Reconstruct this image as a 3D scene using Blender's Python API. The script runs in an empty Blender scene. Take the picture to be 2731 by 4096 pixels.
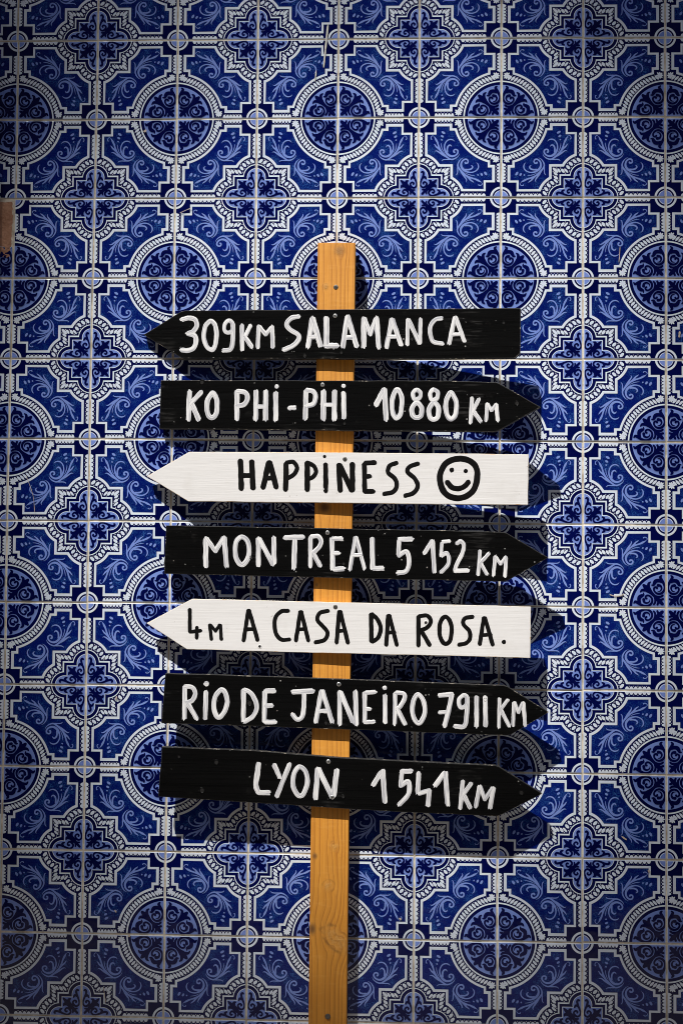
import bpy, bmesh, math, random
import numpy as np
from mathutils import Vector, Matrix, Euler
from mathutils.geometry import tessellate_polygon

random.seed(7)
rng = np.random.default_rng(7)
scene = bpy.context.scene
col = scene.collection

# ------------------------------------------------------------------ camera
W, H, F = 2731.0, 4096.0, 50.0 / 36.0 * 4096.0
CAM = Vector((0.10224716, -2.5896215, -0.10515128))
EUL = Euler((1.61873656, -0.00885687, 0.03968652), 'XYZ')
cam_data = bpy.data.cameras.new('camera')
cam_data.sensor_fit = 'VERTICAL'
cam_data.sensor_height = 36.0
cam_data.sensor_width = 24.0
cam_data.lens = 50.0
cam_data.clip_start = 0.05
cam_data.clip_end = 500.0
cam = bpy.data.objects.new('camera', cam_data)
cam.location = CAM
cam.rotation_euler = EUL
col.objects.link(cam)
scene.camera = cam
CR = EUL.to_matrix()

# ------------------------------------------------------------------ light
SUN_DIR = Vector((0.50, 1.0, -1.57)).normalized()          # the way the sunlight travels
elev = math.asin(-SUN_DIR.z)
azim = math.atan2(-SUN_DIR.x, -SUN_DIR.y)
world = bpy.data.worlds.new('World')
scene.world = world
world.use_nodes = True
wn = world.node_tree
sky = wn.nodes.new('ShaderNodeTexSky')
sky.sky_type = 'NISHITA'
sky.sun_disc = False
sky.sun_elevation = elev
sky.sun_rotation = azim
wn.links.new(sky.outputs[0], wn.nodes['Background'].inputs[0])
wn.nodes['Background'].inputs[1].default_value = 0.055
sun_data = bpy.data.lights.new('sun', 'SUN')
sun_data.energy = 4.6
sun_data.angle = math.radians(0.45)
sun_data.color = (1.0, 0.97, 0.925)
sun = bpy.data.objects.new('sun', sun_data)
sun.rotation_euler = SUN_DIR.to_track_quat('-Z', 'Y').to_euler()
sun.location = (-2, -4, 6)
col.objects.link(sun)
vs = scene.view_settings
vs.view_transform = 'Standard'
vs.look = 'None'
vs.exposure = 0.30
vs.gamma = 1.0
vs.use_curve_mapping = False
scene.cycles.filter_width = 0.95
scene.cycles.use_denoising = True


# ------------------------------------------------------------------ helpers
def ray(px, py):
    return CR @ Vector(((px - W / 2) / F, -(py - H / 2) / F, -1.0))


def on_plane(px, py, depth, slope=0.0, x0=0.0):
    """point seen at pixel (px,py) on the upright plane standing depth metres off the wall at x0,
    turning away from the wall by slope per metre of x"""
    d = ray(px, py)
    # y = -(depth + slope*(x-x0))
    t = (-(depth) - slope * (CAM.x - x0) - CAM.y) / (d.y + slope * d.x)
    return CAM + d * t


def tag(o, label=None, cat=None, group=None, kind=None):
    if label: o['label'] = label
    if cat: o['category'] = cat
    if group: o['group'] = group
    if kind: o['kind'] = kind
    return o


def add_mesh(name, verts, faces, mats, parent=None, origin=None, smooth=False, uv=None, mat_idx=None):
    """verts in world space; origin becomes the object's location"""
    origin = Vector(origin) if origin is not None else Vector((0, 0, 0))
    me = bpy.data.meshes.new(name)
    me.from_pydata([tuple(Vector(v) - origin) for v in verts], [], faces)
    for m in (mats if isinstance(mats, (list, tuple)) else [mats]):
        me.materials.append(m)
    if mat_idx is not None:
        me.polygons.foreach_set('material_index', mat_idx)
    if smooth:
        me.polygons.foreach_set('use_smooth', [True] * len(me.polygons))
    if uv is not None:
        lay = me.uv_layers.new(name='stroke')
        vi = np.zeros(len(me.loops), np.int32)
        me.loops.foreach_get('vertex_index', vi)
        lay.data.foreach_set('uv', np.asarray(uv, np.float32)[vi].ravel())
    me.update()
    o = bpy.data.objects.new(name, me)
    col.objects.link(o)
    if parent is not None:
        o.parent = parent
        base = Vector((0, 0, 0))
        p = parent
        while p is not None:
            base += Vector(p.location)
            p = p.parent
        o.location = origin - base
    else:
        o.location = origin
    return o


def catmull(pts, n=8, closed=False):
    P = np.array(pts, float)
    if closed and np.allclose(P[0, :2], P[-1, :2]):
        P = P[:-1]
    m = len(P)
    if m == 2 and not closed:
        t = np.linspace(0, 1, n + 1)[:, None]
        return P[0] * (1 - t) + P[1] * t
    out = []
    segs = m if closed else m - 1
    for i in range(segs):
        if closed:
            a, b, c, d = P[(i - 1) % m], P[i], P[(i + 1) % m], P[(i + 2) % m]
        else:
            b, c = P[i], P[i + 1]
            a = P[i - 1] if i > 0 else 2 * b - c
            d = P[i + 2] if i + 2 < m else 2 * c - b
        for k in range(n):
            t = k / n
            out.append(0.5 * ((2 * b) + (-a + c) * t + (2 * a - 5 * b + 4 * c - d) * t * t + (-a + 3 * b - 3 * c + d) * t ** 3))
    out.append(P[0] if closed else P[-1])
    return np.array(out)


# ------------------------------------------------------------------ materials
def new_mat(name):
    m = bpy.data.materials.new(name)
    m.use_nodes = True
    nt = m.node_tree
    return m, nt, nt.nodes['Principled BSDF']


class NB:
    """tiny helper to wire shader nodes"""
    def __init__(self, nt): self.nt = nt

    def n(self, typ, **kw):
        node = self.nt.nodes.new(typ)
        for k, v in kw.items(): setattr(node, k, v)
        return node

    def l(self, a, b): self.nt.links.new(a, b)

    def put(self, sock, v):
        if isinstance(v, bpy.types.NodeSocket): self.l(v, sock)
        else: sock.default_value = v

    def math(self, op, a, b=0.0, c=None, clamp=False):
        m = self.n('ShaderNodeMath', operation=op, use_clamp=clamp)
        self.put(m.inputs[0], a); self.put(m.inputs[1], b)
        if c is not None: self.put(m.inputs[2], c)
        return m.outputs[0]

    def mix(self, f, a, b, mode='MIX'):
        m = self.n('ShaderNodeMix', data_type='RGBA', blend_type=mode)
        self.put(m.inputs[0], f)
        for s, v in ((m.inputs[6], a), (m.inputs[7], b)):
            if isinstance(v, tuple): v = (*v, 1.0) if len(v) == 3 else v
            self.put(s, v)
        return m.outputs[2]

    def noise(self, vec, scale, detail=3.0, rough=0.55, dist=0.0):
        m = self.n('ShaderNodeTexNoise')
        if vec is not None: self.l(vec, m.inputs['Vector'])
        m.inputs['Scale'].default_value = scale
        m.inputs['Detail'].default_value = detail
        m.inputs['Roughness'].default_value = rough
        m.inputs['Distortion'].default_value = dist
        return m.outputs[0]

    def ramp(self, fac, lo, hi, a=0.0, b=1.0):
        m = self.n('ShaderNodeMapRange', clamp=True)
        self.l(fac, m.inputs[0])
        m.inputs[1].default_value = lo; m.inputs[2].default_value = hi
        m.inputs[3].default_value = a; m.inputs[4].default_value = b
        return m.outputs[0]

    def obj(self): return self.n('ShaderNodeTexCoord').outputs['Object']

    def uv(self): return self.n('ShaderNodeTexCoord').outputs['UV']

    def scale(self, vec, s, off=(0, 0, 0)):
        m = self.n('ShaderNodeMapping')
        self.l(vec, m.inputs['Vector'])
        m.inputs['Scale'].default_value = s
        m.inputs['Location'].default_value = off
        return m.outputs[0]

    def bump(self, height, strength, dist):
        m = self.n('ShaderNodeBump')
        m.inputs['Strength'].default_value = strength
        m.inputs['Distance'].default_value = dist
        self.l(height, m.inputs['Height'])
        return m.outputs[0]


def glaze(name, color, color2, speck=None):
    m, nt, b = new_mat(name)
    k = NB(nt)
    v = k.obj()
    at = k.n('ShaderNodeAttribute', attribute_type='GEOMETRY', attribute_name='tile_rand')
    c = k.mix(k.ramp(at.outputs['Fac'], 0.0, 1.0), color, color2)
    if speck:
        vo = k.n('ShaderNodeTexVoronoi', feature='DISTANCE_TO_EDGE')
        k.l(v, vo.inputs['Vector']); vo.inputs['Scale'].default_value = 900.0
        cell = k.ramp(vo.outputs['Distance'], 0.0, 0.16, 1.0, 0.0)
        patch = k.ramp(k.noise(v, 45.0, 3.0, 0.6), 0.46, 0.68)
        dens = k.math('MULTIPLY', cell, k.math('ADD', k.math('MULTIPLY', patch, 0.95), 0.16))
        dens = k.math('MULTIPLY', dens, k.ramp(k.noise(v, 420.0, 2.0), 0.38, 0.62))
        c = k.mix(dens, c, speck)
        c = k.mix(k.math('MULTIPLY', k.ramp(k.noise(v, 16.0, 2.0), 0.4, 0.65), 0.5), c, (color[0] * 1.6, color[1] * 1.7, color[2] * 1.45))
    # hazy wear and faint smears on the glaze
    wear = k.ramp(k.noise(v, 9.0, 5.0, 0.7), 0.64, 0.90, 0.0, 0.05)
    c = k.mix(wear, c, (0.42, 0.40, 0.42))
    k.l(c, b.inputs['Base Color'])
    rough = k.ramp(k.noise(v, 24.0, 4.0), 0.35, 0.7, 0.07, 0.17)
    k.l(rough, b.inputs['Roughness'])
    b.inputs['IOR'].default_value = 1.5
    b.inputs['Specular IOR Level'].default_value = 0.28
    h = k.noise(v, 28.0, 2.0)
    h2 = k.noise(v, 260.0, 2.0)
    k.l(k.bump(k.math('ADD', h, k.math('MULTIPLY', h2, 0.05)), 0.25, 0.0035), b.inputs['Normal'])
    return m


M_WHITE = glaze('white_glaze', (0.63, 0.69, 0.79), (0.69, 0.75, 0.83))
M_NAVY = glaze('navy_glaze', (0.0004, 0.0018, 0.045), (0.0006, 0.0030, 0.066))
M_FIELD = glaze('blue_glaze', (0.0003, 0.0034, 0.092), (0.0005, 0.0050, 0.122), speck=(0.06, 0.22, 0.60))
M_LAV = glaze('lavender_glaze', (0.165, 0.245, 0.60), (0.20, 0.285, 0.66))


def mat_grout():
    m, nt, b = new_mat('grout')
    k = NB(nt); v = k.obj()
    c = k.mix(k.ramp(k.noise(v, 35.0, 5.0, 0.7), 0.35, 0.62), (0.42, 0.34, 0.24), (0.78, 0.70, 0.58))
    c = k.mix(k.ramp(k.noise(v, 5.0, 4.0, 0.65), 0.60, 0.74), c, (0.16, 0.11, 0.07))
    k.l(c, b.inputs['Base Color'])
    b.inputs['Roughness'].default_value = 0.95
    k.l(k.bump(k.noise(v, 500.0, 4.0), 0.8, 0.001), b.inputs['Normal'])
    return m


def mat_plaster(name, c1, c2, scale=14.0, bump=0.004):
    m, nt, b = new_mat(name)
    k = NB(nt); v = k.obj()
    c = k.mix(k.ramp(k.noise(v, scale, 6.0, 0.65), 0.35, 0.65), c1, c2)
    k.l(c, b.inputs['Base Color'])
    b.inputs['Roughness'].default_value = 0.92
    k.l(k.bump(k.noise(v, scale * 4, 6.0, 0.65), 0.8, bump), b.inputs['Normal'])
    return m


def mat_board(name, white):
    m, nt, b = new_mat(name)
    k = NB(nt); v = k.obj()
    grain = k.noise(k.scale(v, (4.0, 60.0, 230.0)), 1.0, 6.0, 0.7, 0.9)
    fine = k.noise(k.scale(v, (14.0, 200.0, 620.0)), 1.0, 3.0, 0.6)
    ripple = k.noise(v, 22.0, 3.0)
    speck = k.n('ShaderNodeTexVoronoi', feature='F1')
    k.l(v, speck.inputs['Vector']); speck.inputs['Scale'].default_value = 130.0
    rare = k.ramp(k.noise(v, 60.0, 1.0), 0.66, 0.70)
    dot = k.math('MULTIPLY', k.ramp(speck.outputs['Distance'], 0.10, 0.22, 1.0, 0.0), rare)
    if white:
        c = k.mix(k.ramp(grain, 0.3, 0.7), (0.71, 0.695, 0.68), (0.77, 0.755, 0.74))
        c = k.mix(k.ramp(fine, 0.25, 0.42, 0.18, 0.0), c, (0.50, 0.46, 0.40))
        c = k.mix(k.ramp(ripple, 0.60, 0.78, 0.0, 0.25), c, (0.55, 0.52, 0.48))
        c = k.mix(k.math('MULTIPLY', dot, 0.5), c, (0.25, 0.22, 0.19))
        b.inputs['Roughness'].default_value = 0.52
    else:
        c = k.mix(k.ramp(grain, 0.3, 0.72), (0.0022, 0.0022, 0.0022), (0.0042, 0.0042, 0.0043))
        scuff = k.math('MULTIPLY', k.ramp(k.noise(v, 7.0, 5.0, 0.7), 0.56, 0.76), k.ramp(k.noise(k.scale(v, (20.0, 90.0, 240.0)), 1.0, 4.0), 0.5, 0.68))
        c = k.mix(k.math('MULTIPLY', scuff, 0.30), c, (0.14, 0.135, 0.13))
        c = k.mix(k.math('MULTIPLY', dot, 0.85), c, (0.40, 0.39, 0.37))
        k.l(k.ramp(grain, 0.3, 0.7, 0.24, 0.34), b.inputs['Roughness'])
        b.inputs['Specular IOR Level'].default_value = 0.13
    k.l(c, b.inputs['Base Color'])
    h = k.math('ADD', grain, k.math('MULTIPLY', fine, 0.4))
    k.l(k.bump(h, 0.22 if white else 0.10, 0.0016), b.inputs['Normal'])
    return m


def mat_board_edge(name, white):
    """sawn edge: paint worn through to pale pine here and there"""
    m, nt, b = new_mat(name)
    k = NB(nt); v = k.obj()
    w = k.ramp(k.noise(k.scale(v, (90.0, 240.0, 240.0)), 1.0, 4.0, 0.7), 0.52 if white else 0.58, 0.66)
    base = (0.74, 0.70, 0.63) if white else (0.012, 0.012, 0.012)
    wear = (0.62, 0.36, 0.14) if white else (0.50, 0.44, 0.36)
    k.l(k.mix(w, base, wear), b.inputs['Base Color'])
    b.inputs['Roughness'].default_value = 0.7
    return m


def mat_paint(name, white):
    """brushed lettering: streaks run along each stroke"""
    m, nt, b = new_mat(name)
    k = NB(nt); v = k.uv()
    st = k.noise(k.scale(v, (16.0, 330.0, 1.0)), 1.0, 4.0, 0.6)
    blot = k.noise(k.scale(v, (60.0, 160.0, 1.0)), 1.0, 2.0)
    if white:
        f = k.ramp(st, 0.40, 0.56)
        c = k.mix(f, (0.42, 0.42, 0.45), (0.80, 0.79, 0.78))
        c = k.mix(k.ramp(blot, 0.64, 0.78, 0.0, 0.55), c, (0.44, 0.45, 0.49))
        b.inputs['Roughness'].default_value = 0.45
    else:
        c = k.mix(k.ramp(st, 0.35, 0.7), (0.0035, 0.0033, 0.0033), (0.011, 0.0105, 0.010))
        b.inputs['Roughness'].default_value = 0.28
        b.inputs['Specular IOR Level'].default_value = 0.25
    k.l(c, b.inputs['Base Color'])
    k.l(k.bump(st, 0.25, 0.0008), b.inputs['Normal'])
    return m


# knots on the post: pixel x, pixel y, radius across (m), radius along (m), tilt, darkness
KNOTS = [(1357, 1003, 0.010, 0.011, 0.3, 0.55), (1302, 1147, 0.006, 0.006, 0.0, 0.35), (1298, 2028, 0.012, 0.012, 0.0, 0.9),
         (1337, 3385, 0.008, 0.009, 0.5, 0.15), (1259, 3424, 0.005, 0.006, 0.0, 0.75), (1313, 3543, 0.011, 0.010, 0.7, 0.10),
         (1249, 3716, 0.007, 0.011, 0.0, 0.8), (1346, 3757, 0.034, 0.016, -0.75, 0.12), (1266, 2340, 0.003, 0.004, 0.0, 0.6)]


def mat_pine(name, origin, knots):
    m, nt, b = new_mat(name)
    k = NB(nt); v = k.obj()
    sep = k.n('ShaderNodeSeparateXYZ'); k.l(v, sep.inputs[0])
    x, z = sep.outputs[0], sep.outputs[2]
    off = None; dark = None; glow = None
    patchy = k.ramp(k.noise(v, 55.0, 3.0, 0.6), 0.42, 0.62)
    swirl = k.noise(k.scale(v, (160.0, 160.0, 160.0)), 1.0, 3.0, 0.7)
    for (kx, kz, rx, rz, tilt, dk) in knots:
        dx = k.math('SUBTRACT', x, kx); dz = k.math('SUBTRACT', z, kz)
        ct, st = math.cos(tilt), math.sin(tilt)
        u = k.math('ADD', k.math('MULTIPLY', dx, ct / rx), k.math('MULTIPLY', dz, st / rx))
        w = k.math('ADD', k.math('MULTIPLY', dx, -st / rz), k.math('MULTIPLY', dz, ct / rz))
        r2 = k.math('ADD', k.math('MULTIPLY', u, u), k.math('MULTIPLY', w, w))
        g = k.math('POWER', 2.718, k.math('MULTIPLY', r2, -0.33))          # soft bell
        core = k.math('POWER', 2.718, k.math('MULTIPLY', k.math('POWER', r2, 1.5), -1.6))
        side = k.math('DIVIDE', u, k.math('ADD', k.math('ABSOLUTE', u), 0.35))
        push = k.math('MULTIPLY', k.math('MULTIPLY', g, side), -rx * 0.62)
        off = push if off is None else k.math('ADD', off, push)
        cd = k.math('MULTIPLY', core, dk)
        dark = cd if dark is None else k.math('MAXIMUM', dark, cd)
        rim = k.math('POWER', 2.718, k.math('MULTIPLY', k.math('POWER', k.math('SUBTRACT', r2, 1.05), 2.0), -9.0))
        dark = k.math('MAXIMUM', dark, k.math('MULTIPLY', k.math('MULTIPLY', rim, patchy), 0.5 if rx > 0.02 else 0.30))
        cg = k.math('MULTIPLY', k.math('MULTIPLY', core, k.ramp(swirl, 0.35, 0.65)), 0.75 if rx > 0.02 else 0.6)
        glow = cg if glow is None else k.math('MAXIMUM', glow, cg)
    wob = k.math('MULTIPLY', k.math('SUBTRACT', k.noise(k.scale(v, (3.0, 3.0, 1.6)), 1.0, 2.0), 0.5), 0.018)
    xs = k.math('ADD', k.math('ADD', x, off), wob)
    # rings crowd towards the right-hand side of the timber
    q = k.math('ADD', k.math('MULTIPLY', xs, 125.0), k.math('MULTIPLY', k.math('MULTIPLY', xs, xs), 700.0))
    comb = k.n('ShaderNodeCombineXYZ'); k.l(q, comb.inputs[0])
    ringn = k.noise(comb.outputs[0], 0.8, 1.0)
    ph = k.math('FRACT', k.math('ADD', q, k.math('MULTIPLY', ringn, 1.6)))
    ring = k.math('POWER', ph, 2.6)                                        # pale early wood to a dark late-wood line
    ring = k.math('MULTIPLY', ring, k.ramp(ph, 0.90, 1.0, 1.0, 0.0))
    fib = k.noise(k.scale(v, (420.0, 420.0, 14.0)), 1.0, 4.0, 0.6)
    cross = k.noise(k.scale(v, (30.0, 30.0, 130.0)), 1.0, 3.0, 0.6)
    c = k.mix(k.ramp(fib, 0.3, 0.7), (0.645, 0.262, 0.024), (0.785, 0.355, 0.050))
    c = k.mix(k.ramp(k.noise(v, 6.0, 3.0), 0.35, 0.7, 0.0, 0.5), c, (0.57, 0.210, 0.015))
    c = k.mix(k.math('MULTIPLY', ring, 0.72), c, (0.33, 0.105, 0.012))
    c = k.mix(k.ramp(cross, 0.55, 0.75, 0.0, 0.22), c, (0.78, 0.41, 0.10))
    c = k.mix(glow, c, (0.74, 0.40, 0.11))
    c = k.mix(dark, c, (0.10, 0.035, 0.010))
    k.l(c, b.inputs['Base Color'])
    b.inputs['Roughness'].default_value = 0.62
    h = k.math('ADD', k.math('ADD', k.math('MULTIPLY', ring, 0.5), k.math('MULTIPLY', cross, 0.35)), glow)
    k.l(k.bump(h, 0.5, 0.0012), b.inputs['Normal'])
    return m


def simple(name, color, rough, metal=0.0):
    m, nt, b = new_mat(name)
    k = NB(nt)
    c = k.mix(k.ramp(k.noise(k.obj(), 300.0, 3.0), 0.35, 0.7), tuple(x * 0.75 for x in color), color)
    k.l(c, b.inputs['Base Color'])
    b.inputs['Roughness'].default_value = rough
    b.inputs['Metallic'].default_value = metal
    return m


M_GROUT = mat_grout()
M_PATCH = mat_plaster('bare_plaster', (0.38, 0.18, 0.10), (0.58, 0.31, 0.19), 40.0, 0.006)
M_RENDER = mat_plaster('wall_render', (0.50, 0.46, 0.40), (0.62, 0.58, 0.52), 6.0, 0.003)
M_TIMBER = mat_plaster('dark_timber', (0.035, 0.018, 0.010), (0.075, 0.040, 0.022), 12.0, 0.003)
M_CHIP = simple('bisque', (0.62, 0.52, 0.42), 0.9)
M_DRIP = simple('dried_paint', (0.72, 0.70, 0.66), 0.7)
M_BLACKB, M_WHITEB = mat_board('black_paint', False), mat_board('white_paint', True)
M_BEDGE, M_WEDGE = mat_board_edge('black_paint_edge', False), mat_board_edge('white_paint_edge', True)
M_WLET, M_BLET = mat_paint('white_lettering', True), mat_paint('black_lettering', False)
M_ZINC = simple('zinc_screw', (0.72, 0.72, 0.70), 0.38, 0.9)
M_DARKSCREW = simple('dark_screw', (0.20, 0.19, 0.17), 0.45, 0.8)
M_HOLE_SHADE = simple('hole_shade_black', (0.006, 0.005, 0.004), 0.9)  # black disc colour standing in for the shade inside screw holes
M_RECESS_SHADE = simple('screw_recess_shade', (0.02, 0.02, 0.02), 0.8)  # dark colour painting the shade of the cross slot on flat strips

# ------------------------------------------------------------------ ground and building
GROUND_Z = -1.50


def mat_ground():
    m, nt, b = new_mat('paving')
    k = NB(nt); v = k.obj()
    br = k.n('ShaderNodeTexBrick')
    k.l(v, br.inputs['Vector'])
    br.inputs['Color1'].default_value = (0.225, 0.185, 0.15, 1)
    br.inputs['Color2'].default_value = (0.18, 0.148, 0.12, 1)
    br.inputs['Mortar'].default_value = (0.09, 0.075, 0.06, 1)
    br.inputs['Scale'].default_value = 5.0
    c = k.mix(k.ramp(k.noise(v, 3.0, 5.0), 0.35, 0.7, 0.0, 0.5), br.outputs['Color'], (0.17, 0.14, 0.11))
    k.l(c, b.inputs['Base Color'])
    b.inputs['Roughness'].default_value = 0.85
    k.l(k.bump(k.noise(v, 60.0, 4.0), 0.6, 0.004), b.inputs['Normal'])
    return m


S = 150.0
g = add_mesh('ground', [(-S, -S, GROUND_Z), (S, -S, GROUND_Z), (S, S, GROUND_Z), (-S, S, GROUND_Z)], [(0, 1, 2, 3)], mat_ground())
tag(g, kind='structure')


def box_mesh(x0, x1, y0, y1, z0, z1, bev=0.0):
    bm = bmesh.new()
    bmesh.ops.create_cube(bm, size=1.0)
    for v in bm.verts:
        v.co = Vector((x0 + (v.co.x + .5) * (x1 - x0), y0 + (v.co.y + .5) * (y1 - y0), z0 + (v.co.z + .5) * (z1 - z0)))
    if bev:
        bmesh.ops.bevel(bm, geom=bm.edges[:], offset=bev, segments=2, profile=0.5, affect='EDGES')
    vs_ = [v.co.copy() for v in bm.verts]
    idx = {v: i for i, v in enumerate(bm.verts)}
    fs_ = [[idx[v] for v in f.verts] for f in bm.faces]
    bm.free()
    return vs_, fs_


# house across the narrow lane, in its own shade, and an added shade tree behind it
house = bpy.data.objects.new('house', None)
house.location = (0, -7.6, GROUND_Z)
col.objects.link(house)
tag(house, 'plain rendered house facing the tiled wall from across the narrow lane', 'house')
hv, hf = box_mesh(-11, 11, -13.0, -7.6, GROUND_Z, 4.8)
add_mesh('wall', hv, hf, mat_plaster('house_render', (0.20, 0.16, 0.12), (0.28, 0.23, 0.18), 3.0, 0.004), house, (0, -7.6, GROUND_Z))
rv = [(-11.3, -7.3, 4.803), (11.3, -7.3, 4.803), (11.3, -13.3, 4.803), (-11.3, -13.3, 4.803), (-11.3, -10.3, 6.3), (11.3, -10.3, 6.3)]
rf = [(0, 1, 5, 4), (2, 3, 4, 5), (0, 4, 3), (1, 2, 5), (3, 2, 1, 0)]
add_mesh('roof', rv, rf, mat_plaster('roof_tiles', (0.28, 0.12, 0.07), (0.36, 0.17, 0.10), 5.0, 0.01), house, (0, -7.6, GROUND_Z))
M_WOODDARK = simple('stained_wood', (0.05, 0.03, 0.02), 0.6)
M_PANE = simple('window_pane', (0.02, 0.022, 0.025), 0.08)
for wx in (-6.5, -2.6, 2.4, 6.2):
    a, b = box_mesh(wx - .55, wx + .55, -7.60, -7.54, 0.9 - 1.2, 0.9 + .6, 0.01)
    fr = add_mesh('window', a, b, M_WOODDARK, house, (wx, -7.6, 0.9))
    a, b = box_mesh(wx - .45, wx + .45, -7.542, -7.532, 0.9 - 1.1, 0.9 + .5)
    add_mesh('pane', a, b, M_PANE, fr, (wx, -7.55, 0.9))
a, b = box_mesh(-.5, .5, -7.6, -7.53, GROUND_Z, GROUND_Z + 2.1, 0.01)
add_mesh('door', a, b, M_WOODDARK, house, (0, -7.6, GROUND_Z))


def mat_leaf():
    m, nt, b = new_mat('leaf')
    k = NB(nt)
    k.l(k.mix(k.noise(k.obj(), 2.0, 3.0), (0.035, 0.075, 0.018), (0.07, 0.12, 0.03)), b.inputs['Base Color'])
    b.inputs['Roughness'].default_value = 0.6
    return m


def tube(path, seg=8):
    vs_, fs_ = [], []
    for i, (p, r) in enumerate(path):
        p = Vector(p)
        d = (Vector(path[min(i + 1, len(path) - 1)][0]) - Vector(path[max(i - 1, 0)][0])).normalized()
        t1 = d.orthogonal().normalized(); t2 = d.cross(t1)
        for q in range(seg):
            a = 2 * math.pi * q / seg
            vs_.append(p + (t1 * math.cos(a) + t2 * math.sin(a)) * r)
    for i in range(len(path) - 1):
        for q in range(seg):
            fs_.append((i * seg + q, i * seg + (q + 1) % seg, (i + 1) * seg + (q + 1) % seg, (i + 1) * seg + q))
    return vs_, fs_


tree = bpy.data.objects.new('added_shade_tree', None)  # made-up unseen tree, added only to shade the outer parts of the wall
tree.location = (-10.2, -14.5, GROUND_Z)
col.objects.link(tree)
tag(tree, 'unseen tree added behind the house, its leaves placed to darken the wall edges', 'tree')
limbs = []
def merge(parts):
    vs_, fs_ = [], []
    for v, f in parts:
        o = len(vs_); vs_ += list(v); fs_ += [tuple(i + o for i in q) for q in f]
    return vs_, fs_
limbs.append(tube([((-10.2, -14.5, GROUND_Z), .42), ((-10.1, -14.5, 6), .34), ((-10.3, -14.3, 12), .27), ((-10.0, -14.0, 17), .2), ((-9.7, -13.7, 22), .12), ((-9.5, -13.5, 26), .04)]))
limbs.append(tube([((-10.0, -14.0, 16.0), .13), ((-8.6, -13.0, 15.9), .09), ((-6.2, -12.2, 15.4), .05), ((-4.2, -11.8, 15.2), .02)]))
limbs.append(tube([((-9.8, -13.8, 20.5), .12), ((-8.4, -13.0, 22.3), .08), ((-6.2, -12.4, 23.2), .05), ((-4.3, -12.0, 23.0), .02)]))
limbs.append(tube([((-10.2, -14.3, 14.5), .13), ((-12.0, -15.0, 17.0), .08), ((-13.0, -15.5, 19.5), .03)]))
a, b = merge(limbs)
add_mesh('shade_tree_trunk', a, b, mat_plaster('bark', (0.10, 0.075, 0.05), (0.20, 0.16, 0.12), 8.0, 0.02), tree, (-10.2, -14.5, GROUND_Z), smooth=True)
# leaves: density shaped so their shade darkens the wall towards its edges
lv, lf = [], []
sx_ = SUN_DIR.cross(Vector((0, 0, 1))).normalized(); sy_ = SUN_DIR.cross(sx_)
nleaf = 0
AREA = 0.00062
step = math.sqrt(AREA / 0.5)
def edge_shade_depth(u, v):
    rho = math.hypot((u - 0.01) / 0.75, (v - 0.08) / 1.08)
    return min(5.0, GAPK * max(0.0, rho - GAP0) ** 1.75)
GAP0, GAPK = 0.56, 8.8
u = -2.3
cos_w = 0.518
while u < 2.1:
    v = -2.1
    while v < 2.4:
        tau = edge_shade_depth(u, v)                      # optical thickness wanted here
        n_exp = tau * step * step * cos_w / AREA
        n_ = int(n_exp) + (1 if random.random() < n_exp - int(n_exp) else 0)
        for _ in range(n_):
            p = Vector((u + random.random() * step, 0, v + random.random() * step)) - SUN_DIR * (23.5 + random.gauss(0, 0.9))
            th = random.uniform(0, math.pi)
            e1 = sx_ * math.cos(th) + sy_ * math.sin(th); e2 = SUN_DIR.cross(e1)
            e2 = (e2 + SUN_DIR * random.uniform(-.8, .8)).normalized()
            a_, b_ = 0.024, 0.0135
            i0 = len(lv)
            lv += [p - e1 * a_, p - e2 * b_, p + e1 * a_, p + e2 * b_]
            lf.append((i0, i0 + 1, i0 + 2, i0 + 3))
        v += step
    u += step
# more leaves of the added tree, away from the lane
for _ in range(5000):
    r = random.gauss(0, 1)
    p = Vector((-11.6 + random.gauss(0, 1.3), -15.0 + random.gauss(0, 1.2), 21.5 + random.gauss(0, 1.8)))
    w = p + SUN_DIR * (-p.y / SUN_DIR.y)
    if -2.3 < w.x < 2.2 and -2.2 < w.z < 2.4: continue
    e1 = Vector((random.gauss(0, 1), random.gauss(0, 1), random.gauss(0, 1))).normalized(); e2 = e1.orthogonal().normalized()
    i0 = len(lv); lv += [p - e1 * .06, p - e2 * .03, p + e1 * .06, p + e2 * .03]; lf.append((i0, i0 + 1, i0 + 2, i0 + 3))
add_mesh('shade_crown', lv, lf, mat_leaf(), tree, (-10.2, -14.5, GROUND_Z))
print('leaves', len(lf))

# ------------------------------------------------------------------ one wall tile, drawn in tile units
# local x,y run 0..1 from the quatrefoil corner to the rosette corner; the drawing mirrors about x=y
def C(ox, oy):
    def f(X, Y):
        px, py = ox + X / 8.711, oy + Y / 8.711
        return ((px - 1028 + (py - 475) * 3 / 315) / 322.5, (790 - py) / 315.5)
    return f


C1, C2, C3, C4 = C(1020, 470), C(1180, 470), C(1020, 620), C(1180, 620)
LO, HI = 0.016, 0.984
T_TRI, T_MAT, T_V = [], [], []       # tile template
MAT = {'w': 0, 'n': 1, 'f': 2, 'l': 3}
ZSTEP = 0.00005                       # tile units (0.15 m): under a hundredth of a millimetre
zcur = [0.0]


def put_poly(pts, mat, dz=None):
    zcur[0] += ZSTEP if dz is None else dz
    z = zcur[0]
    P = [(min(HI, max(LO, x)), min(HI, max(LO, y))) for x, y in pts]
    base = len(T_V)
    T_V.extend((x, y, z) for x, y in P)
    for t in tessellate_polygon([[Vector((x, y, 0)) for x, y in P]]):
        a, b_, c = (base + i for i in t)
        pa, pb, pc = T_V[a], T_V[b_], T_V[c]
        ar = (pb[0] - pa[0]) * (pc[1] - pa[1]) - (pc[0] - pa[0]) * (pb[1] - pa[1])
        if abs(ar) < 1e-9: continue
        T_TRI.append((a, b_, c) if ar > 0 else (a, c, b_)); T_MAT.append(MAT[mat])


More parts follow.
